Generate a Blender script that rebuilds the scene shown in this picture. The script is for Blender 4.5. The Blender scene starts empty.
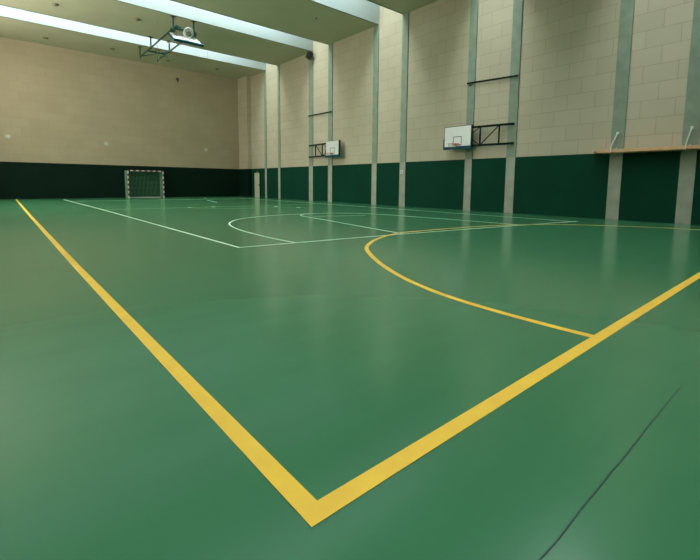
import bpy, bmesh, math, random
from mathutils import Vector, Matrix, Quaternion
random.seed(7)
C = bpy.context.scene.collection
scene = bpy.context.scene

# ---------------------------------------------------------------- room measures (metres)
W, D, H = 16.384, 34.37, 10.307          # right wall face, far wall, ceiling soffit
HP = 2.443                               # top of the green wainscot
XL, YB = -5.2, -7.5                      # left wall, wall behind the camera
TOP = 13.4                               # skylight glazing level

# ---------------------------------------------------------------- materials
def nodes(name):
    m = bpy.data.materials.new(name); m.use_nodes = True
    nt = m.node_tree; b = nt.nodes['Principled BSDF']
    return m, nt, b
KF = .88
def lin(c, k=None):
    k = KF if k is None else k
    return tuple(k*((v/255.0)/12.92 if v/255.0 <= .04045 else k*((v/255.0+.055)/1.055)**2.4) for v in c) + (1,)
def plain(name, col, rough=.5, metal=0, noise=.06, scale=6, bump=0):
    m, nt, b = nodes(name)
    tc = nt.nodes.new('ShaderNodeTexCoord'); n = nt.nodes.new('ShaderNodeTexNoise')
    n.inputs['Scale'].default_value = scale; n.inputs['Detail'].default_value = 4
    nt.links.new(tc.outputs['Object'], n.inputs['Vector'])
    r = nt.nodes.new('ShaderNodeValToRGB'); L = lin(col)
    r.color_ramp.elements[0].position = .3; r.color_ramp.elements[1].position = .7
    r.color_ramp.elements[0].color = tuple(v*(1-noise) for v in L[:3])+(1,)
    r.color_ramp.elements[1].color = tuple(min(1, v*(1+noise)) for v in L[:3])+(1,)
    nt.links.new(n.outputs['Fac'], r.inputs['Fac']); nt.links.new(r.outputs['Color'], b.inputs['Base Color'])
    b.inputs['Roughness'].default_value = rough; b.inputs['Metallic'].default_value = metal
    if col[0] < 6: b.inputs['Specular IOR Level'].default_value = .15
    if bump:
        bp = nt.nodes.new('ShaderNodeBump'); bp.inputs['Strength'].default_value = bump; bp.inputs['Distance'].default_value = .01
        nt.links.new(n.outputs['Fac'], bp.inputs['Height']); nt.links.new(bp.outputs['Normal'], b.inputs['Normal'])
    return m

def block_mat(name, rot, c1, c2, cm, off=(0, 0, 0)):
    """large split concrete blocks laid in running bond; rot turns the wall into the brick plane"""
    m, nt, b = nodes(name)
    tc = nt.nodes.new('ShaderNodeTexCoord'); mp = nt.nodes.new('ShaderNodeMapping')
    mp.vector_type = 'POINT'
    mp.inputs['Rotation'].default_value = rot; mp.inputs['Location'].default_value = off
    nt.links.new(tc.outputs['Object'], mp.inputs['Vector'])
    nw = nt.nodes.new('ShaderNodeTexNoise'); nw.inputs['Scale'].default_value = 1.7
    nt.links.new(mp.outputs['Vector'], nw.inputs['Vector'])
    br = nt.nodes.new('ShaderNodeTexBrick')
    br.offset = .5; br.squash = 1
    br.inputs['Scale'].default_value = 1
    br.inputs['Brick Width'].default_value = .99; br.inputs['Row Height'].default_value = .588
    br.inputs['Mortar Size'].default_value = .009; br.inputs['Mortar Smooth'].default_value = .3
    br.inputs['Bias'].default_value = 0
    br.inputs['Color1'].default_value = lin(c1); br.inputs['Color2'].default_value = lin(c2)
    br.inputs['Mortar'].default_value = lin(cm)
    nt.links.new(mp.outputs['Vector'], br.inputs['Vector'])
    n = nt.nodes.new('ShaderNodeTexNoise'); n.inputs['Scale'].default_value = .55; n.inputs['Detail'].default_value = 5
    nt.links.new(mp.outputs['Vector'], n.inputs['Vector'])
    r = nt.nodes.new('ShaderNodeValToRGB')
    r.color_ramp.elements[0].position = .3; r.color_ramp.elements[1].position = .7
    r.color_ramp.elements[0].color = (.93, .93, .93, 1); r.color_ramp.elements[1].color = (1, 1, 1, 1)
    nt.links.new(n.outputs['Fac'], r.inputs['Fac'])
    mx = nt.nodes.new('ShaderNodeMix'); mx.data_type = 'RGBA'; mx.blend_type = 'MULTIPLY'; mx.inputs[0].default_value = 1
    nt.links.new(br.outputs['Color'], mx.inputs[6]); nt.links.new(r.outputs['Color'], mx.inputs[7])
    nt.links.new(mx.outputs[2], b.inputs['Base Color'])
    b.inputs['Roughness'].default_value = .85
    bp = nt.nodes.new('ShaderNodeBump'); bp.inputs['Strength'].default_value = .35; bp.inputs['Distance'].default_value = .01
    bp.invert = True
    nt.links.new(br.outputs['Fac'], bp.inputs['Height']); nt.links.new(bp.outputs['Normal'], b.inputs['Normal'])
    return m

def floor_mat(name, base, dark, rough=(.16, .30), spec=.5):
    m, nt, b = nodes(name)
    tc = nt.nodes.new('ShaderNodeTexCoord')
    n = nt.nodes.new('ShaderNodeTexNoise'); n.inputs['Scale'].default_value = .45; n.inputs['Detail'].default_value = 6; n.inputs['Roughness'].default_value = .6
    nt.links.new(tc.outputs['Object'], n.inputs['Vector'])
    mp = nt.nodes.new('ShaderNodeMapping'); mp.inputs['Scale'].default_value = (1.2, 6, 1); mp.inputs['Rotation'].default_value = (0, 0, .7)
    nt.links.new(tc.outputs['Object'], mp.inputs['Vector'])
    s = nt.nodes.new('ShaderNodeTexNoise'); s.inputs['Scale'].default_value = .5; s.inputs['Detail'].default_value = 5
    nt.links.new(mp.outputs['Vector'], s.inputs['Vector'])
    mxf = nt.nodes.new('ShaderNodeMath'); mxf.operation = 'ADD'
    nt.links.new(n.outputs['Fac'], mxf.inputs[0]); nt.links.new(s.outputs['Fac'], mxf.inputs[1])
    r = nt.nodes.new('ShaderNodeMapRange'); r.inputs[1].default_value = .7; r.inputs[2].default_value = 1.3
    nt.links.new(mxf.outputs[0], r.inputs[0])
    cm = nt.nodes.new('ShaderNodeMix'); cm.data_type = 'RGBA'
    cm.inputs[6].default_value = lin(dark); cm.inputs[7].default_value = lin(base)
    nt.links.new(r.outputs[0], cm.inputs[0]); nt.links.new(cm.outputs[2], b.inputs['Base Color'])
    rr = nt.nodes.new('ShaderNodeMapRange'); rr.inputs[1].default_value = .7; rr.inputs[2].default_value = 1.3
    rr.inputs[3].default_value = rough[1]; rr.inputs[4].default_value = rough[0]
    nt.links.new(mxf.outputs[0], rr.inputs[0]); nt.links.new(rr.outputs[0], b.inputs['Roughness'])
    b.inputs['Specular IOR Level'].default_value = spec
    f = nt.nodes.new('ShaderNodeTexNoise'); f.inputs['Scale'].default_value = 90; f.inputs['Detail'].default_value = 2
    nt.links.new(tc.outputs['Object'], f.inputs['Vector'])
    bp = nt.nodes.new('ShaderNodeBump'); bp.inputs['Strength'].default_value = .03; bp.inputs['Distance'].default_value = .002
    nt.links.new(f.outputs['Fac'], bp.inputs['Height']); nt.links.new(bp.outputs['Normal'], b.inputs['Normal'])
    return m

def emis(name, col, st):
    m = bpy.data.materials.new(name); m.use_nodes = True; nt = m.node_tree
    nt.nodes.clear(); o = nt.nodes.new('ShaderNodeOutputMaterial'); e = nt.nodes.new('ShaderNodeEmission')
    e.inputs[0].default_value = lin(col, 1); e.inputs[1].default_value = st
    nt.links.new(e.outputs[0], o.inputs[0]); return m

PI = math.pi
M = {}
M['floor'] = floor_mat('green_sports_floor', (71, 136, 92), (64, 128, 86), (.18, .22), .5)
KF = 1.0
M['yellow'] = plain('yellow_line_paint', (255, 200, 66), .32, noise=.08, scale=5)
M['white'] = plain('white_line_paint', (226, 240, 212), .3, noise=.08, scale=5)
KF = .88
M['paleyellow'] = plain('worn_yellow_line_paint', (150, 170, 84), .3, noise=.1, scale=5)
M['seam'] = plain('dark_floor_seam', (30, 76, 52), .5, noise=.25, scale=9)
# right wall: brick plane uses (Y, Z);  far wall: (X, Z)
M['block_right'] = block_mat('block_wall_right', (0, 0, 0), (203, 192, 163), (197, 186, 157), (170, 160, 132), (.235, -.06, 0))
M['block_far'] = block_mat('block_wall_far', (0, 0, 0), (193, 179, 148), (188, 174, 143), (177, 163, 132))
M['concrete'] = plain('grey_green_concrete', (140, 154, 132), .8, noise=.14, scale=2.2, bump=.2)
M['concrete_pale'] = plain('pale_lower_concrete', (172, 174, 152), .8, noise=.14, scale=2.2, bump=.2)
M['soffit'] = plain('olive_ceiling_paint', (202, 198, 166), .85, noise=.04, scale=.6)
M['beamface'] = plain('white_skylight_reveal', (188, 198, 194), .8, noise=.02)
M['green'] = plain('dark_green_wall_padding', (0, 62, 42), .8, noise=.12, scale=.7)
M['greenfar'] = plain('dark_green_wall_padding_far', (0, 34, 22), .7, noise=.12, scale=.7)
M['sky'] = emis('skylight_glazing', (232, 246, 250), 7.3)
M['frame'] = plain('dark_green_steel', (4, 28, 12), .7, 0)
M['frame2'] = plain('green_painted_steel', (16, 62, 42), .4, .2)
M['board'] = plain('white_backboard', (232, 236, 226), .35, noise=.02)
M['boardline'] = plain('black_target_line', (30, 30, 32), .5)
M['pad'] = plain('blue_padding', (0, 78, 92), .5, noise=.08)
M['orange'] = plain('faded_red_ring', (214, 104, 92), .4, .2)
M['wire'] = plain('white_cord', (205, 205, 196), .6)
M['whitesteel'] = plain('white_painted_steel', (222, 222, 212), .4)
M['red'] = plain('dull_red_paint', (120, 62, 58), .45)
M['grey'] = plain('grey_galvanised_steel', (150, 148, 140), .45, .3)
M['net'] = plain('pale_goal_net', (110, 176, 136), .7)
M['wood'] = plain('pine_wood', (232, 184, 134), .5, noise=.14, scale=4)
M['door'] = plain('pale_door_paint', (204, 204, 172), .6, noise=.03)
M['black'] = plain('black_plastic', (12, 16, 12), .5)
M['dull'] = plain('dull_olive_fitting', (128, 122, 92), .6)
M['cord'] = plain('old_rope', (176, 170, 128), .8)
M['backwall'] = plain('plain_back_wall', (150, 142, 104), .85)

# ---------------------------------------------------------------- mesh helpers
def box(bm, x0, x1, y0, y1, z0, z1, mi=0):
    v = [bm.verts.new(p) for p in ((x0,y0,z0),(x1,y0,z0),(x1,y1,z0),(x0,y1,z0),(x0,y0,z1),(x1,y0,z1),(x1,y1,z1),(x0,y1,z1))]
    for f in ((0,3,2,1),(4,5,6,7),(0,1,5,4),(1,2,6,5),(2,3,7,6),(3,0,4,7)):
        fc = bm.faces.new([v[i] for i in f]); fc.material_index = mi
    return v
def bar(bm, a, b, wd, ht=None, up=(0,0,1)):
    """rectangular bar from a to b"""
    a = Vector(a); b = Vector(b); ht = ht or wd
    d = (b-a).normalized(); u = Vector(up)
    if abs(d.dot(u)) > .98: u = Vector((1,0,0))
    s = d.cross(u).normalized(); u = s.cross(d).normalized()
    v = []
    for p in (a, b):
        for sx, sy in ((-1,-1),(1,-1),(1,1),(-1,1)):
            v.append(bm.verts.new(p + s*sx*wd/2 + u*sy*ht/2))
    for f in ((3,2,1,0),(4,5,6,7),(0,1,5,4),(1,2,6,5),(2,3,7,6),(3,0,4,7)): bm.faces.new([v[i] for i in f])
def tube(bm, pts, r, n=10, closed=False, caps=True):
    pts = [Vector(p) for p in pts]; N = len(pts); rings = []
    ref = None
    for i, p in enumerate(pts):
        if closed: d = pts[(i+1) % N] - pts[i-1]
        else: d = pts[min(i+1, N-1)] - pts[max(i-1, 0)]
        d.normalize()
        if ref is None:
            ref = Vector((0,0,1)) if abs(d.z) < .9 else Vector((1,0,0))
        s = d.cross(ref).normalized(); u = s.cross(d).normalized(); ref = u
        rings.append([bm.verts.new(p + s*math.cos(2*PI*k/n)*r + u*math.sin(2*PI*k/n)*r) for k in range(n)])
    for i in range(N if closed else N-1):
        A = rings[i]; B = rings[(i+1) % N]
        for k in range(n): bm.faces.new([A[k], A[(k+1) % n], B[(k+1) % n], B[k]])
    if caps and not closed:
        bm.faces.new(rings[0][::-1]); bm.faces.new(rings[-1])
def new(): return bmesh.new()
def obj(name, bm, mats, parent=None, loc=None, bevel=0, smooth=False):
    bmesh.ops.recalc_face_normals(bm, faces=bm.faces)
    me = bpy.data.meshes.new(name); 
    if loc is not None: bmesh.ops.translate(bm, verts=bm.verts, vec=-Vector(loc))
    bm.to_mesh(me); bm.free()
    o = bpy.data.objects.new(name, me); C.objects.link(o)
    if loc is not None: o.location = loc
    for m in (mats if isinstance(mats, (list, tuple)) else [mats]): me.materials.append(m)
    if parent is not None:
        o.parent = parent
        if loc is None: o.matrix_parent_inverse = Matrix.Translation(-Vector(parent.location)) if parent.location.length else Matrix()
    if bevel:
        md = o.modifiers.new('bevel', 'BEVEL'); md.width = bevel; md.segments = 2; md.limit_method = 'ANGLE'
    if smooth:
        for p in me.polygons: p.use_smooth = True
    return o
def tag(o, label, cat, group=None):
    o['label'] = label; o['category'] = cat
    if group: o['group'] = group
    return o
def thing(name, label, cat, loc=(0,0,0), group=None):
    o = bpy.data.objects.new(name, None); C.objects.link(o); o.location = loc
    o.empty_display_size = .2
    bpy.context.view_layer.update()
    return tag(o, label, cat, group)
def struct(o, label=None):
    o['kind'] = 'structure'
    if label: o['label'] = label
    return o

# ================================================================= SETTING
bm = new(); box(bm, XL, W+.3, YB, D+.3, -.2, 0)
floor = struct(obj('floor', bm, M['floor']), 'glossy green sports hall floor with painted court lines')

def catmull(P, n=8):
    out = []
    Q = [2*Vector(P[0])-Vector(P[1])] + [Vector(p) for p in P] + [2*Vector(P[-1])-Vector(P[-2])]
    for i in range(1, len(Q)-2):
        p0, p1, p2, p3 = Q[i-1:i+3]
        for k in range(n):
            t = k/n
            out.append(.5*((2*p1)+(-p0+p2)*t+(2*p0-5*p1+4*p2-p3)*t*t+(-p0+3*p1-3*p2+p3)*t**3))
    out.append(Q[-2]); return out
def ribbon(name, P, w, m, z=.002, smooth=True, parent=floor):
    P = [Vector((a, b, 0)) for a, b in P]
    if smooth and len(P) > 2: P = catmull(P)
    bm = new(); L = []
    for i, p in enumerate(P):
        d0 = (P[i]-P[i-1]).normalized() if i else (P[1]-P[0]).normalized()
        d1 = (P[i+1]-P[i]).normalized() if i < len(P)-1 else d0
        d = (d0+d1).normalized(); n = Vector((-d.y, d.x, 0)); k = 1/max(.5, n.dot(Vector((-d0.y, d0.x, 0))))
        L.append([bm.verts.new(p+n*s*w/2*k+Vector((0, 0, zz))) for s, zz in ((1, z), (-1, z), (-1, z-.0015), (1, z-.0015))])
    for a, b in zip(L, L[1:]):
        for j in range(4): bm.faces.new([a[j], a[(j+1) % 4], b[(j+1) % 4], b[j]])
    bm.faces.new(L[0][::-1]); bm.faces.new(L[-1])
    return obj(name, bm, m, parent)
w = .0887
ribbon('side_line', [(w/2, 0), (w/2-.005, 4), (w/2, 8), (.10, 20), (.20, D-.6)], w, M['yellow'], .0030)['label'] = 'long straight yellow side line'
ribbon('end_line', [(w, w/2), (W-.5, w/2)], w, M['yellow'], .0030)['label'] = 'straight yellow end line in front'
ribbon('goal_area_line', [(2.85, w), (2.84, .45), (2.86, 1.05), (2.95, 1.68), (3.15, 2.34), (3.49, 3.08), (3.95, 3.86), (4.53, 4.66), (5.15, 5.2), (5.7, 5.55), (6.4, 5.87), (7.04, 6.03), (7.78, 6.0), (8.6, 5.95), (10.13, 5.76), (11.09, 5.5), (12.2, 4.98), (13.02, 4.3), (13.6, 3.6), (14.1, 2.73), (14.43, 1.94), (14.6, 1.1), (14.65, w)], .08, M['yellow'], .0030)['label'] = 'curved yellow goal area line'
ribbon('white_side_line', [(2.66, 6.18), (2.70, 20.0), (2.60, D-2.2)], .055, M['white'], .0025, False)['label'] = 'white line of the smaller court running to the far end'
ribbon('white_end_line', [(2.64, 6.20), (5.5, 5.95), (9.3, 5.5), (14.57, 4.73)], .055, M['white'], .0025)['label'] = 'thin white end line across the hall'
ribbon('white_arc_line', [(3.87, 6.09), (3.83, 6.9), (3.88, 7.8), (3.95, 8.65), (4.10, 9.5), (4.32, 10.3), (4.66, 11.05), (5.26, 11.85), (5.95, 12.35), (6.7, 12.65), (7.6, 12.85), (8.4, 12.88), (9.2, 12.8), (10.1, 12.45), (10.7, 11.75), (11.0, 11.0), (11.15, 10.2), (11.3, 8.9), (11.45, 7.8), (11.55, 5.3)], .05, M['white'], .0025)['label'] = 'thin white arc line'
ribbon('key_line', [(6.84, 5.80), (7.02, 6.9), (7.30, 8.42), (7.61, 10.0), (7.83, 11.45), (8.0, 12.16), (8.35, 12.6), (8.84, 12.82)], .05, M['white'], .0028)['label'] = 'slanting white key line inside the arc'
ribbon('key_cross_line', [(8.19, 11.56), (10.16, 10.85)], .03, M['white'], .0022)
ribbon('far_side_line', [(14.3, 4.9), (14.3, D-2)], .04, M['white'], .0022)
ribbon('half_way_line', [(2.7, 19.75), (7.45, 19.25), (13.8, 19.0)], .05, M['paleyellow'], .0022)
ribbon('far_arc_line', [(6.36, 19.0), (7.2, 17.9), (8.6, 17.3), (10.2, 17.2), (11.3, 16.5)], .04, M['paleyellow'], .0022)
ribbon('far_white_line', [(10.28, 27.3), (9.62, 24.0)], .06, M['white'], .0022)
ribbon('far_cross_line', [(2.7, 29.2), (14, 28.9)], .05, M['white'], .0020)
for q in ((6.36, 19.4), (7.5, 19.35), (10.85, 16.7), (10.3, 18.0), (11.6, 31.0)):
    bm = new(); bmesh.ops.create_cone(bm, cap_ends=True, segments=20, radius1=.11, radius2=.11, depth=.002, matrix=Matrix.Translation((q[0], q[1], .0032)))
    obj('floor_socket_cap', bm, M['white'], floor)
P = [(-3+.13*i, -.590+random.uniform(-.0035, .0035)) for i in range(42)]
ribbon('floor_seam', P, .006, M['seam'], .0018, False)['label'] = 'thin dark joint across the green floor'

# --- right wall (blocks), recessed 5 cm behind the pillars.
def wall_obj(name, bm, m, loc, rotz=0):
    """mesh given in world space; object axes turned so local X runs along the wall, Y up"""
    o = obj(name, bm, m)
    return o
def oriented(name, m, origin, ax, L, h, th, mat_i=None):
    """slab: local x along ax, local y up, local z = outward depth behind the face"""
    bm = new(); box(bm, 0, L, 0, h, -th, 0)
    bmesh.ops.recalc_face_normals(bm, faces=bm.faces)
    me = bpy.data.meshes.new(name); bm.to_mesh(me); bm.free(); me.materials.append(m)
    o = bpy.data.objects.new(name, me); C.objects.link(o)
    X = Vector(ax); Y = Vector((0,0,1)); Z = X.cross(Y)
    o.matrix_world = Matrix(((X.x, Y.x, Z.x, origin[0]), (X.y, Y.y, Z.y, origin[1]), (X.z, Y.z, Z.z, origin[2]), (0,0,0,1)))
    return o
# right wall: face at W+.05 looking towards -X  -> local x = -Y direction => Z = X×Y
wr = struct(oriented('wall_right', M['block_right'], (W+.05, D+.2, 0), (0, -1, 0), D+.2-YB, TOP+.1, .25), 'long right wall of large pale blocks')
wf = struct(oriented('wall_far', M['block_far'], (XL, D, 0), (1, 0, 0), W+.05-XL, TOP+.1, .25), 'far end wall of large beige blocks')
wl = struct(oriented('wall_left', M['backwall'], (XL, YB, 0), (0, 1, 0), D-YB, TOP+.1, .25))
wb = struct(oriented('wall_back', M['backwall'], (W+.05, YB, 0), (-1, 0, 0), W+.05-XL, TOP+.1, .25))
# corner pier at the far right corner
pier = struct(oriented('wall_corner', M['block_right'], (W-.33, D, 0), (0, -1, 0), D-32.65, H, .38), 'shallow block pier in the far right corner')

# pillars
PN = {1: (29.94, 30.23), 2: (27.77, 28.08), 3: (23.31, 23.79), 4: (21.08, 21.53), 5: (16.78, 17.20), 6: (14.50, 14.93), 7: (10.29, 10.68), 8: (8.12, 8.54), 9: (4.03, 4.45), 10: (1.94, 2.36)}
plabel = {
 1: 'slim grey concrete pillar nearest the pale door',
 2: 'slim grey concrete pillar, second one out from the pale door',
 3: 'grey concrete pillar carrying the hinge side of the farther wall basketball hoop',
 4: 'grey concrete pillar directly behind the farther wall backboard',
 5: 'plain grey concrete pillar just left of the pillar with the small white switch box',
 6: 'grey concrete pillar with a small white switch box on it',
 7: 'grey concrete pillar directly behind the nearer wall backboard',
 8: 'grey concrete pillar holding the bracket end of the nearer wall basketball hoop',
 9: 'wide grey pillar where the wooden ledge begins, left stay rod fixed on it',
 10: 'widest grey pillar at the right edge with the right stay rod of the ledge'}
for i, (a, b) in PN.items():
    bm = new(); box(bm, W, W+.06, a, b, 0, HP, 1); box(bm, W, W+.06, a, b, HP, H, 0)
    bmesh.ops.remove_doubles(bm, verts=bm.verts, dist=.001)
    o = obj('concrete_pillar', bm, [M['concrete'], M['concrete_pale']], None, loc=(W+.03, (a+b)/2, 0), bevel=.006)
    tag(o, plabel[i], 'pillar', 'grey concrete pillars along the right wall')
PH = [(-2.2, -1.8), (-4.6, -4.2)]
for a, b in PH:
    pass

# green wainscot between pillars + far wall wainscot
edges = [(YB, 1.94)]
order = [10, 9, 8, 7, 6, 5, 4, 3, 2, 1]
for p_, q_ in zip(order, order[1:]): edges.append((PN[p_][1], PN[q_][0]))
edges.append((PN[1][1], 32.65))
for k, (a, b) in enumerate(edges):
    bm = new(); box(bm, W+.012, W+.06, a, b, 0, HP)
    struct(obj('trim_%d' % (k+1), bm, M['green']), 'dark green wall panel between pillars')
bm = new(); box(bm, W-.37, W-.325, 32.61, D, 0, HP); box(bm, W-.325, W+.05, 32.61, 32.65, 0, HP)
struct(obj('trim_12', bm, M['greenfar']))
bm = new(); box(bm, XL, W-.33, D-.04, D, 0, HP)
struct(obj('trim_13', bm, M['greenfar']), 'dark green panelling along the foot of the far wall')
bm = new(); box(bm, XL, XL+.04, YB, D-.04, 0, HP)
struct(obj('trim_14', bm, M['greenfar']))
bm = new(); box(bm, XL+.04, W, YB, YB+.04, 0, HP)
struct(obj('trim_15', bm, M['greenfar']))

# --- ceiling: deep flat soffit bands with skylight slots between
slots = [(28.08, 29.94), (21.53, 23.31), (14.93, 16.78), (8.54, 10.29), (2.36, 4.03), (-4.0, -2.3)]  # last slot is unseen behind the camera, put in to light the near floor
bm = new(); box(bm, XL-.2, W+.3, YB-.2, D+.2, TOP+.1, TOP+.3)
ceil = struct(obj('ceiling', bm, M['beamface']), 'olive ceiling of wide flat bands split by white skylight slots')
bounds = [D] + [v for s in slots for v in (s[1], s[0])] + [YB]
for k in range(0, len(bounds), 2):
    y1, y0 = bounds[k], bounds[k+1]
    bm = new(); box(bm, XL, W+.05, y0, y1, H, TOP+.1)
    for f in bm.faces:
        f.material_index = 0 if f.calc_center_median().z < H+.01 else 1
    o = obj('ceiling_band', bm, [M['soffit'], M['beamface']], ceil)
for a, b in slots:
    bm = new(); box(bm, XL, W-1.8, a+.002, b-.002, TOP-.03, TOP)
    obj('skylight_pane', bm, M['sky'], ceil)

# small edge nosing under each slot edge (dark line at the soffit edge)
bm_n = []
for a, b in slots:
    for yy, s in ((a, -1), (b, 1)):
        bm = new(); box(bm, XL, W-.001, min(yy, yy+s*.10), max(yy, yy+s*.10), H-.012, H)
        obj('band_edging', bm, M['concrete'], ceil)

# door
dr = struct(obj('door_1', (lambda b: (box(b, W-.03, W+.01, 31.12, 32.03, 0, 2.08), b)[1])(new()), M['door'], None, loc=(W, 31.57, 0), bevel=.004), 'narrow pale door in the dark green panelling at the far right corner')
bm = new(); tube(bm, [(W-.03, 31.20, 1.05), (W-.09, 31.20, 1.05), (W-.09, 31.34, 1.05)], .018, 8); box(bm, W-.036, W-.03, 31.16, 31.25, .96, 1.12)
obj('door_handle', bm, M['black'], dr, smooth=False)
bm = new(); box(bm, W-.045, W+.0, 31.05, 31.12, 0, 2.12); box(bm, W-.045, W, 32.03, 32.10, 0, 2.12); box(bm, W-.045, W, 31.12, 32.03, 2.08, 2.12)
obj('door_frame', bm, M['greenfar'], dr)
t = thing('emergency_light', 'tiny green emergency light just above the pale door', 'light', (W+.012, 31.55, 2.2))
bm = new(); box(bm, W-.05, W+.012, 31.42, 31.68, 2.12, 2.24); obj('light_body', bm, M['dull'], t, bevel=.008)
bm = new(); box(bm, W-.056, W-.05, 31.45, 31.65, 2.15, 2.22); obj('light_lens', bm, M['frame2'], t)

# ================================================================= GOAL
GX0, GX1, GY0, GY1, GH = 6.66, 9.20, 33.15, 34.0, 2.09
g = thing('handball_goal', 'small handball goal with red and white striped frame and pale net at the far wall', 'goal', ((GX0+GX1)/2, GY0, 0))
def striped(name, a, b, n, first=0):
    bm = new(); a = Vector(a); b = Vector(b)
    for k in range(n):
        p = a.lerp(b, k/n); q = a.lerp(b, (k+1)/n); c = len(bm.faces)
        bar(bm, p, q, .075); bm.faces.ensure_lookup_table()
        for f in bm.faces[c:]: f.material_index = (k+first) % 2
    return obj(name, bm, [M['whitesteel'], M['red']], g)
striped('goal_post', (GX0+.04, GY0, 0), (GX0+.04, GY0, GH-.085), 11)
striped('goal_post', (GX1-.04, GY0, 0), (GX1-.04, GY0, GH-.085), 11)
striped('crossbar', (GX0, GY0, GH-.0425), (GX1, GY0, GH-.0425), 13, 1)
for x in (GX0+.03, GX1-.03):
    bm = new(); tube(bm, [(x, GY0+.04, GH-.05), (x, GY1, GH-.05), (x, GY1, .03), (x, GY0+.04, .03)], .028, 8)
    obj('side_frame', bm, M['grey'], g)
bm = new(); tube(bm, [(GX0+.03, GY1, .03), (GX1-.03, GY1, .03)], .032, 8); obj('ground_bar', bm, M['whitesteel'], g)
bm = new(); tube(bm, [(GX0+.03, GY1, GH-.05), (GX1-.03, GY1, GH-.05)], .02, 8); obj('rear_bar', bm, M['grey'], g)
bm = new(); r = .011
nx = 26; nz = 21
for i in range(1, nx): 
    x = GX0+.03+(GX1-GX0-.06)*i/nx
    bar(bm, (x, GY1-.02, .03), (x, GY1-.02, GH-.06), r)
    bar(bm, (x, GY0+.05, GH-.06), (x, GY1-.02, GH-.06), r)
for i in range(1, nz):
    z = .03+(GH-.09)*i/nz
    bar(bm, (GX0+.03, GY1-.02, z), (GX1-.03, GY1-.02, z), r)
    for x in (GX0+.03, GX1-.03): bar(bm, (x, GY0+.05, z), (x, GY1-.02, z), r)
for i in range(1, 12):
    y = GY0+.05+(GY1-GY0-.07)*i/12
    bar(bm, (GX0+.03, y, GH-.06), (GX1-.03, y, GH-.06), r)
    for x in (GX0+.03, GX1-.03): bar(bm, (x, y, .03), (x, y, GH-.06), r)
obj('goal_net', bm, M['net'], g)

# ================================================================= WALL HOOPS
def ring_pts(c, ax1, ax2, r, n=28):
    c = Vector(c); return [c+Vector(ax1)*math.cos(2*PI*k/n)*r+Vector(ax2)*math.sin(2*PI*k/n)*r for k in range(n)]
def make_board(t, org, U, V, N, bw, bh, pad_both=True, pw=.135):
    """org = centre of the board's front face; U along width, V up, N out of the front"""
    O = Vector(org); U, V, N = Vector(U), Vector(V), Vector(N)
    def pbox(bm, u0, u1, v0, v1, n0, n1):
        vs = [bm.verts.new(O+U*a+V*b+N*c) for a, b, c in ((u0,v0,n0),(u1,v0,n0),(u1,v1,n0),(u0,v1,n0),(u0,v0,n1),(u1,v0,n1),(u1,v1,n1),(u0,v1,n1))]
        for f in ((0,3,2,1),(4,5,6,7),(0,1,5,4),(1,2,6,5),(2,3,7,6),(3,0,4,7)): bm.faces.new([vs[i] for i in f])
    bm = new(); pbox(bm, -bw/2, bw/2, -bh/2, bh/2, -.03, 0)
    b = obj('backboard', bm, M['board'], t)
    bm = new(); e = .022
    pbox(bm, -bw/2-e, bw/2+e, bh/2, bh/2+e, -.13, .004); pbox(bm, -bw/2-e, -bw/2, -bh/2, bh/2, -.13, .004); pbox(bm, bw/2, bw/2+e, -bh/2, bh/2, -.13, .004)
    obj('board_rim', bm, M['boardline'], b)
    bm = new(); s = .02; tw, th_, z0 = .24, .38, -bh/2+.05
    for u0, u1, v0, v1 in ((-tw, tw, z0, z0+s*1.5), (-tw, tw, z0+th_, z0+th_+s*1.5), (-tw, -tw+s*1.5, z0+s*1.5, z0+th_), (tw-s*1.5, tw, z0+s*1.5, z0+th_)):
        pbox(bm, u0, u1, v0, v1, 0, .003)
    obj('target_square', bm, M['boardline'], b)
    bm = new()
    pbox(bm, -bw/2-.05, bw/2+.05, -bh/2-pw, -bh/2, -.09, .03)
    pbox(bm, -bw/2-.05, -bw/2-.0225, -bh/2, -bh/2+.38, -.09, .03)
    pbox(bm, bw/2+.0225, bw/2+.05, -bh/2, -bh/2+.38, -.09, .03)
    obj('padding', bm, M['pad'], b)
    return b, O, U, V, N
def make_ring(t, O, U, V, N, bh, mat, r=.225, up=.15, rt=.009):
    c = O + V*(-bh/2+up) + N*(.15+r)
    bm = new(); tube(bm, ring_pts(c, U, N, r), rt, 8, closed=True)
    o = obj('rim', bm, mat, t, smooth=True)
    bm = new()
    for s in (-1, 1): bar(bm, O+V*(-bh/2+up)+U*s*.10, c-N*r*.85+U*s*.10, .014)
    bar(bm, O+V*(-bh/2+up)-U*.12+N*.008, O+V*(-bh/2+up)+U*.12+N*.008, .10, .014, up=tuple(N))
    bar(bm, O+V*(-bh/2+up-.12)+N*.01, c-N*r, .02)
    obj('rim_bracket', bm, mat, o)
    return o, c

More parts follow.
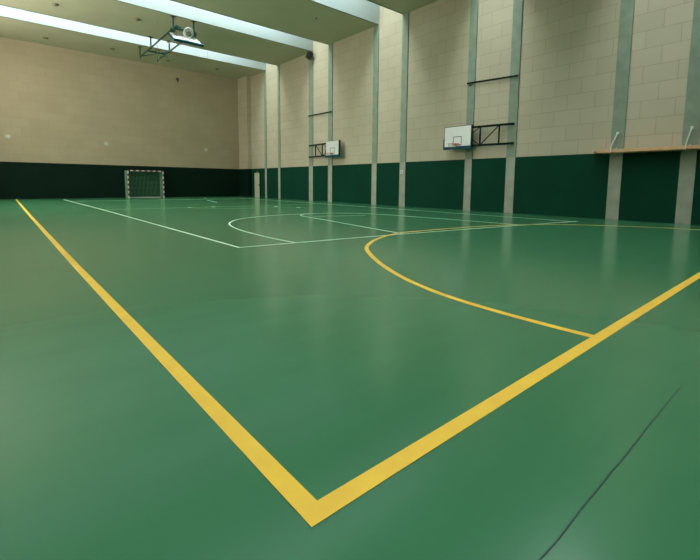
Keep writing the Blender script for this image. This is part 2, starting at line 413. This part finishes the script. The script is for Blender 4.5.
def wall_hoop(label, yb0, yb1, z0, z1, hinge_y, x_off, near_is_hinge, group):
    bw = yb1-yb0; bh = z1-z0
    t = thing('wall_basketball_hoop', label, 'basketball hoop', (W, hinge_y, 0), group)
    xf = W-x_off
    O = (xf, (yb0+yb1)/2, (z0+z1)/2)
    b, O, U, V, N = make_board(t, O, (0,1,0), (0,0,1), (-1,0,0), bw, bh)
    ring, c = make_ring(t, O, U, V, N, bh, M['orange'], up=.09)
    # short worn net stub with hooks
    bm = new()
    for k in range(12):
        a = 2*PI*k/12; a2 = a+.35
        p = c+U*math.cos(a)*.22+N*math.sin(a)*.22; q = c+U*math.cos(a2)*.15+N*math.sin(a2)*.15-Vector((0,0,.16))
        tube(bm, [p, q], .004, 5); q2 = c+U*math.cos(a-.35)*.15+N*math.sin(a-.35)*.15-Vector((0,0,.16)); tube(bm, [p, q2], .004, 5)
    obj('net_remnant', bm, M['cord'], ring)
    # bracket frame : top and bottom rail, posts, diagonals, from the wall hinge to behind the board
    side = 1 if not near_is_hinge else -1    # direction from board towards hinge along Y: near -> -Y, far -> +Y
    ye = yb0 if near_is_hinge else yb1
    yin = ye - side*.35
    xh = W-.10; xb = xf+.12
    def X(y): 
        f = (y-hinge_y)/(yin-hinge_y); return xh+(xb-xh)*f
    zt, zb = z1-.09, z0-.0
    bm = new(); bar(bm, (xh, hinge_y, zt), (xb, yin, zt), .06, .09); obj('top_rail', bm, M['frame'], t)
    bm = new(); bar(bm, (xh, hinge_y, zb), (xb, yin, zb), .06, .09); obj('bottom_rail', bm, M['frame'], t)
    L = ye-hinge_y
    y1 = hinge_y+L*.31; y2 = hinge_y+L*.80
    if not near_is_hinge: y1 = hinge_y+L*.36; y2 = hinge_y+L*.72
    for y in (y1, y2):
        bm = new(); bar(bm, (X(y), y, zb), (X(y), y, zt), .055, .055); obj('upright', bm, M['frame'], t)
    bm = new()
    if near_is_hinge: bar(bm, (X(y1), y1, zt), (X(y2), y2, zb), .035)
    else: bar(bm, (X(y1), y1, zt), (X(y2), y2, zb), .035)
    obj('diagonal_brace', bm, M['frame'], t)
    bm = new(); zm = (zt+zb)/2
    bar(bm, (X(y2), y2, zt), (X(yin), yin, zm-.1), .03); bar(bm, (X(y2), y2, zb), (X(yin), yin, zm+.1), .03)
    obj('diagonal_brace', bm, M['frame'], t)
    bm = new(); bar(bm, (xb, ye-side*.06, zb), (xb, ye-side*.06, zt), .06); obj('upright', bm, M['frame'], t)
    for ya_, yb_, z in ((ye-side*.06, ye-side*.2, zt-.1), (ye-side*.06, ye-side*.2, zb+.1), (yin, yin, zt), (yin, yin, zb)):
        bm = new(); bar(bm, (xb, ya_, z), (xf+.031, yb_, z), .04); obj('board_mount', bm, M['frame'], t)
    for z in (zt, zb):
        bm = new(); box(bm, W-.10, W-.0005, hinge_y-.055, hinge_y+.02, z-.045, z+.045)
        obj('hinge_plate', bm, M['frame'], t)
    # stay resting on the other pillar
    return t
wall_hoop('nearer wall basketball hoop with blue padding, left of its dark wall bracket', 10.10, 11.56, 3.04, 3.96, 8.28, .45, True, None)
wall_hoop('farther wall basketball hoop, smaller looking white board right of its dark bracket', 19.82, 21.15, 3.08, 3.97, 23.62, .45, False, None)
for lab, y0, y1, z0, z1 in (('dark steel bar spanning two pillars high above the nearer wall hoop', 8.14, 10.66, 5.86, 5.96), ('dark steel bar spanning two pillars high above the farther wall hoop', 21.10, 23.76, 5.95, 5.96)):
    t = thing('wall_rail', lab, 'rail', (W, y0, z0))
    bm = new(); bar(bm, (W-.07, y0, z0), (W-.07, y1, z1), .05, .07); obj('rail_bar', bm, M['frame'], t)
    for y in (y0+.15, y1-.15):
        bm = new(); box(bm, W-.045, W-.0005, y-.03, y+.03, z0-.025, z0+.03); obj('rail_bracket', bm, M['frame'], t)

# ================================================================= CEILING HOOP
t = thing('ceiling_basketball_hoop', 'green steel frame with a tilted white backboard hanging folded under the ceiling', 'basketball hoop', (7.75, 23.5, H))
x0, x1 = 7.18, 8.30; ZA = 9.66
for x in (x0, x1):
    bm = new(); bar(bm, (x, 23.3, ZA), (x, 30.45, ZA-.02), .055, .085); obj('main_arm', bm, M['frame2'], t)
for x in (x0, x1):
    for y in (23.5, 27.87, 30.4):
        bm = new(); bar(bm, (x, y, ZA-.12 if y > 24 else ZA-.05), (x, y, H-.013), .07)
        box(bm, x-.12, x+.12, y-.09, y+.09, H-.028, H-.012)
        obj('hanger', bm, M['frame2'], t)
for y in (28.75, ):
    bm = new(); bar(bm, (x0, y, ZA), (x1, y, ZA), .08); obj('cross_bar', bm, M['frame2'], t)
bm = new(); bar(bm, (x0, 23.5, ZA+.02), (x1, 23.5, ZA+.02), .10); obj('cross_bar', bm, M['frame2'], t)
for a, b, r_ in (((x0, 23.5, ZA-.05), (x0-.12, 23.3, ZA-.2), .2), ((x0+.08, 23.45, ZA+.1), (x0+.35, 23.45, ZA+.02), .16), ((x1+.02, 23.45, ZA+.02), (x1+.02, 23.45, ZA-.22), .16)):
    bm = new(); bar(bm, a, b, r_); obj('pivot', bm, M['frame2'], t)
bm = new(); bar(bm, (x1, 27.87, ZA-.02), (x0, 30.4, ZA), .05); bar(bm, (x1, 28.9, ZA-.1), (x1+.35, 28.3, ZA-.35), .07)
obj('diagonal_brace', bm, M['frame2'], t)
# board
Vd = Vector((0, .84, .54)).normalized(); N = Vector((0, -Vd.z, Vd.y)); U = Vector((1, 0, 0))
O = Vector((7.80, 23.42, 9.24))
b, O, U, V, N = make_board(t, O, U, Vd, N, 1.52, 1.02, pw=.13)
ring, c = make_ring(t, O, U, V, N, 1.02, M['whitesteel'], r=.25, up=.22, rt=.03)
bm = new()
for k in range(14):
    a = 2*PI*k/14
    p = c+U*math.cos(a)*.23+N*math.sin(a)*.23
    for s in (-.4, .4):
        q = c+U*math.cos(a+s)*.17+N*math.sin(a+s)*.17+V*(-.0)+Vector((0, -.03, -.09)); tube(bm, [p, q], .012, 5)
obj('net_remnant', bm, M['wire'], ring)
bm = new()
for x in (7.4, 8.3): bar(bm, (x, 23.55, 9.30), (x if x > 8 else x0, 23.9, ZA-.03), .05)
for x in (7.55, 8.15): bar(bm, (x, 23.1, 9.0), (x+.05, 26.0, ZA-.06), .05)
obj('board_support', bm, M['grey'], t)

# hanging cords
for lab, P in (('thin pale cord looping down from the ceiling left of the ceiling hoop', [(6.70, 24.7, H), (6.68, 24.7, 9.4), (6.66, 24.7, 8.4), (6.77, 24.7, 8.0), (6.94, 24.7, 7.68), (7.18, 24.7, 7.55), (7.41, 24.7, 7.62)]),
               ('thin pale cord hanging from the ceiling right of the ceiling hoop', [(9.88, 25.5, H), (9.87, 25.5, 9.7), (9.84, 25.5, 9.03), (9.68, 25.5, 8.63), (9.42, 25.5, 8.43), (9.18, 25.5, 8.50)])):
    bm = new(); tube(bm, catmull(P, 5), .009, 6)
    tag(obj('hanging_cord', bm, M['cord'], None, loc=P[0], smooth=True), lab, 'cord')

# ceiling fittings (unlit round recessed lamps)
for lab, x, y in (('round dark ceiling fitting at the upper left, nearest the left edge above the long skylight', 2.12, 26.0),
                  ('round dark ceiling fitting between two skylights, left of the ceiling hoop', 5.81, 25.3),
                  ('round dark ceiling fitting below the skylight at far left', 2.21, 32.6),
                  ('round dark ceiling fitting below the skylight, left of the hoop frame tips', 5.89, 32.2),
                  ('round dark ceiling fitting below the skylight behind the hoop frame', 9.60, 32.4),
                  ('faint round ceiling fitting nearest the far right corner', 13.3, 32.2)):
    t = thing('ceiling_light', lab, 'light', (x, y, H), 'round ceiling fittings')
    bm = new(); bmesh.ops.create_cone(bm, cap_ends=True, segments=24, radius1=.13, radius2=.16, depth=.05, matrix=Matrix.Translation((x, y, H-.026)))
    obj('light_housing', bm, M['dull'], t)
    bm = new(); bmesh.ops.create_uvsphere(bm, u_segments=16, v_segments=8, radius=.13, matrix=Matrix.Translation((x, y, H-.05)) @ Matrix.Scale(.35, 4, (0,0,1)))
    obj('light_lens', bm, M['dull'], t, smooth=True)
t = thing('ceiling_light', 'small pale fitting on the ceiling band above the black wall speaker', 'light', (13.19, 18.45, H))
bm = new(); bmesh.ops.create_cone(bm, cap_ends=True, segments=20, radius1=.05, radius2=.08, depth=.05, matrix=Matrix.Translation((13.19, 18.45, H-.026)))
obj('light_housing', bm, M['grey'], t)
bm = new(); bmesh.ops.create_uvsphere(bm, u_segments=12, v_segments=6, radius=.045, matrix=Matrix.Translation((13.19, 18.45, H-.055)))
obj('light_lens', bm, M['cord'], t, smooth=True)

# black speaker under the band beside pillar 3
t = thing('wall_speaker', 'small black speaker tilted downward high up beside a pillar under the skylight edge', 'speaker', (W, 23.35, 10.0))
R = Matrix.Translation((16.06, 23.22, 9.93)) @ Matrix.Rotation(math.radians(22), 4, 'Y') @ Matrix.Rotation(math.radians(14), 4, 'X')
bm = new(); box(bm, -.15, .15, -.14, .16, -.24, .24); bmesh.ops.transform(bm, matrix=R, verts=bm.verts); obj('cabinet', bm, M['black'], t, bevel=.02)
bm = new(); box(bm, -.168, -.152, -.12, .14, -.21, .21); bmesh.ops.transform(bm, matrix=R, verts=bm.verts); obj('grille', bm, M['frame'], t)
bm = new(); bar(bm, (16.12, 23.3, 10.03), (W, 23.42, 10.05), .06); box(bm, W-.02, W-.0005, 23.33, 23.55, 9.92, 10.18); obj('wall_bracket', bm, M['black'], t)

# switch box on pillar 6
t = thing('switch_box', 'small white switch box on a grey pillar at head height', 'switch', (W, 14.72, 1.9))
bm = new(); box(bm, W-.05, W-.0005, 14.60, 14.84, 1.80, 2.0); obj('switch_housing', bm, M['whitesteel'], t, bevel=.01)
bm = new(); box(bm, W-.06, W-.05, 14.68, 14.76, 1.86, 1.94); obj('rocker', bm, M['grey'], t)

# far wall fittings
for lab, x, z in (('small round white fitting on the far wall near the left edge', .03, 4.04), ('small round white fitting on the far wall above and left of the goal', 5.6, 3.97), ('small round white fitting on the far wall right of the goal', 13.06, 3.98)):
    t = thing('wall_fitting', lab, 'fitting', (x, D, z), 'round white fittings on the far wall')
    Rm = Matrix.Translation((x, D-.03, z)) @ Matrix.Rotation(PI/2, 4, 'X')
    bm = new(); bmesh.ops.create_cone(bm, cap_ends=True, segments=20, radius1=.17, radius2=.15, depth=.06, matrix=Rm); obj('cover', bm, M['door'], t)
    bm = new(); bmesh.ops.create_uvsphere(bm, u_segments=14, v_segments=8, radius=.09, matrix=Matrix.Translation((x, D-.06, z)) @ Matrix.Scale(.4, 4, (0,1,0))); obj('cap', bm, M['whitesteel'], t, smooth=True)
t = thing('wall_sensor', 'tiny dark sensor high on the far wall below the ceiling hoop', 'sensor', (10.84, D, 9.42))
bm = new(); box(bm, 10.76, 10.92, D-.05, D-.0005, 9.40, 9.56); obj('sensor_base', bm, M['dull'], t)
bm = new(); bmesh.ops.create_cone(bm, cap_ends=True, segments=12, radius1=.02, radius2=.08, depth=.28, matrix=Matrix.Translation((10.84, D-.12, 9.38))); obj('sensor_head', bm, M['black'], t)

# ================================================================= WOODEN LEDGE
t = thing('wooden_ledge', 'long pine wall ledge with battened underside held by white stay rods at the right', 'shelf', (W, 3.0, 2.45))
XF = 15.80
bm = new(); v = box(bm, XF, W-.001, .6, 5.0, 2.475, 2.525)
for q in v:
    if q.co.y > 4.9 and q.co.x < W-.1: q.co.y = 4.72
obj('ledge_board', bm, M['wood'], t, bevel=.006)
bm = new(); box(bm, XF, XF+.03, .6, 4.72, 2.425, 2.475); 
y = .66
while y < 4.66:
    tube(bm, [(XF+.01, y, 2.43), (W-.03, y, 2.43)], .034, 8); y += .115
obj('ledge_battens', bm, M['wood'], t)
for a, b in ((.6, 1.93), (2.37, 4.02), (4.46, 4.98)):
    bm = new(); box(bm, W-.001, W+.034, a, b, 2.475, 2.525); obj('wall_cleat', bm, M['wood'], t)
for yc in (4.24, 2.12):
    bm = new()
    tube(bm, [(W-.02, yc, 3.14), (XF+.04, yc, 2.68), (XF-.01, yc, 2.60), (XF-.026, yc, 2.41)], .022, 8)
    s = obj('stay_rod', bm, M['whitesteel'], t, smooth=False)
    bm = new(); box(bm, W-.03, W-.0005, yc-.045, yc+.045, 3.10, 3.18)
    obj('fixing_plate', bm, M['whitesteel'], s)
    bm = new(); tube(bm, [(W-.02, yc, 2.6), (W-.22, yc+.0, 2.54)], .022, 6); obj('lower_bracket', bm, M['whitesteel'], t)

# ================================================================= LIGHT
w_ = bpy.data.worlds.new('World'); scene.world = w_; w_.use_nodes = True
w_.node_tree.nodes['Background'].inputs[0].default_value = (.7, .85, .9, 1); w_.node_tree.nodes['Background'].inputs[1].default_value = .3

def area(name, loc, tgt, sx, sy, pw, col):
    l = bpy.data.lights.new(name, 'AREA'); l.shape = 'RECTANGLE'; l.size = sx; l.size_y = sy; l.energy = pw; l.color = col
    o = bpy.data.objects.new(name, l); C.objects.link(o); o.location = loc
    o.rotation_euler = (Vector(tgt)-Vector(loc)).to_track_quat('-Z', 'Y').to_euler()
area('side_fill_light', (XL+.3, 17, 7.2), (W, 14, 6.6), 30, 5.2, 900, (1, .95, .86))  # added fill lamp along the left wall, no window there
area('far_fill_light', (XL+.4, 22, 7.0), (9, D, 5.0), 10, 4, 480, (1, .93, .84))  # second added fill lamp, brightens the far wall
# ================================================================= CAMERA
ya, pi_, ro = math.radians(40.6934), math.radians(5.8495), math.radians(.5556)
fw = Vector((math.sin(ya)*math.cos(pi_), math.cos(ya)*math.cos(pi_), -math.sin(pi_)))
r0 = Vector((math.cos(ya), -math.sin(ya), 0)); u0 = r0.cross(fw)
Rv = r0*math.cos(ro)+u0*math.sin(ro); Uv = u0*math.cos(ro)-r0*math.sin(ro)
cam = bpy.data.cameras.new('camera'); co = bpy.data.objects.new('camera', cam); C.objects.link(co)
B = -fw; P = (-.7858, -1.1265, 1.225)
co.matrix_world = Matrix(((Rv.x, Uv.x, B.x, P[0]), (Rv.y, Uv.y, B.y, P[1]), (Rv.z, Uv.z, B.z, P[2]), (0,0,0,1)))
cam.sensor_width = 36; cam.lens = 415.213/700*36
cam.shift_x = -(353.2525-350)/700; cam.shift_y = (226.365-280)/700
cam.clip_start = .05; cam.clip_end = 200
scene.camera = co
scene.view_settings.view_transform = 'Standard'
scene.view_settings.look = 'None'
scene.view_settings.exposure = 1.16
scene.cycles.max_bounces = 12; scene.cycles.diffuse_bounces = 6
scene.cycles.sample_clamp_indirect = 6
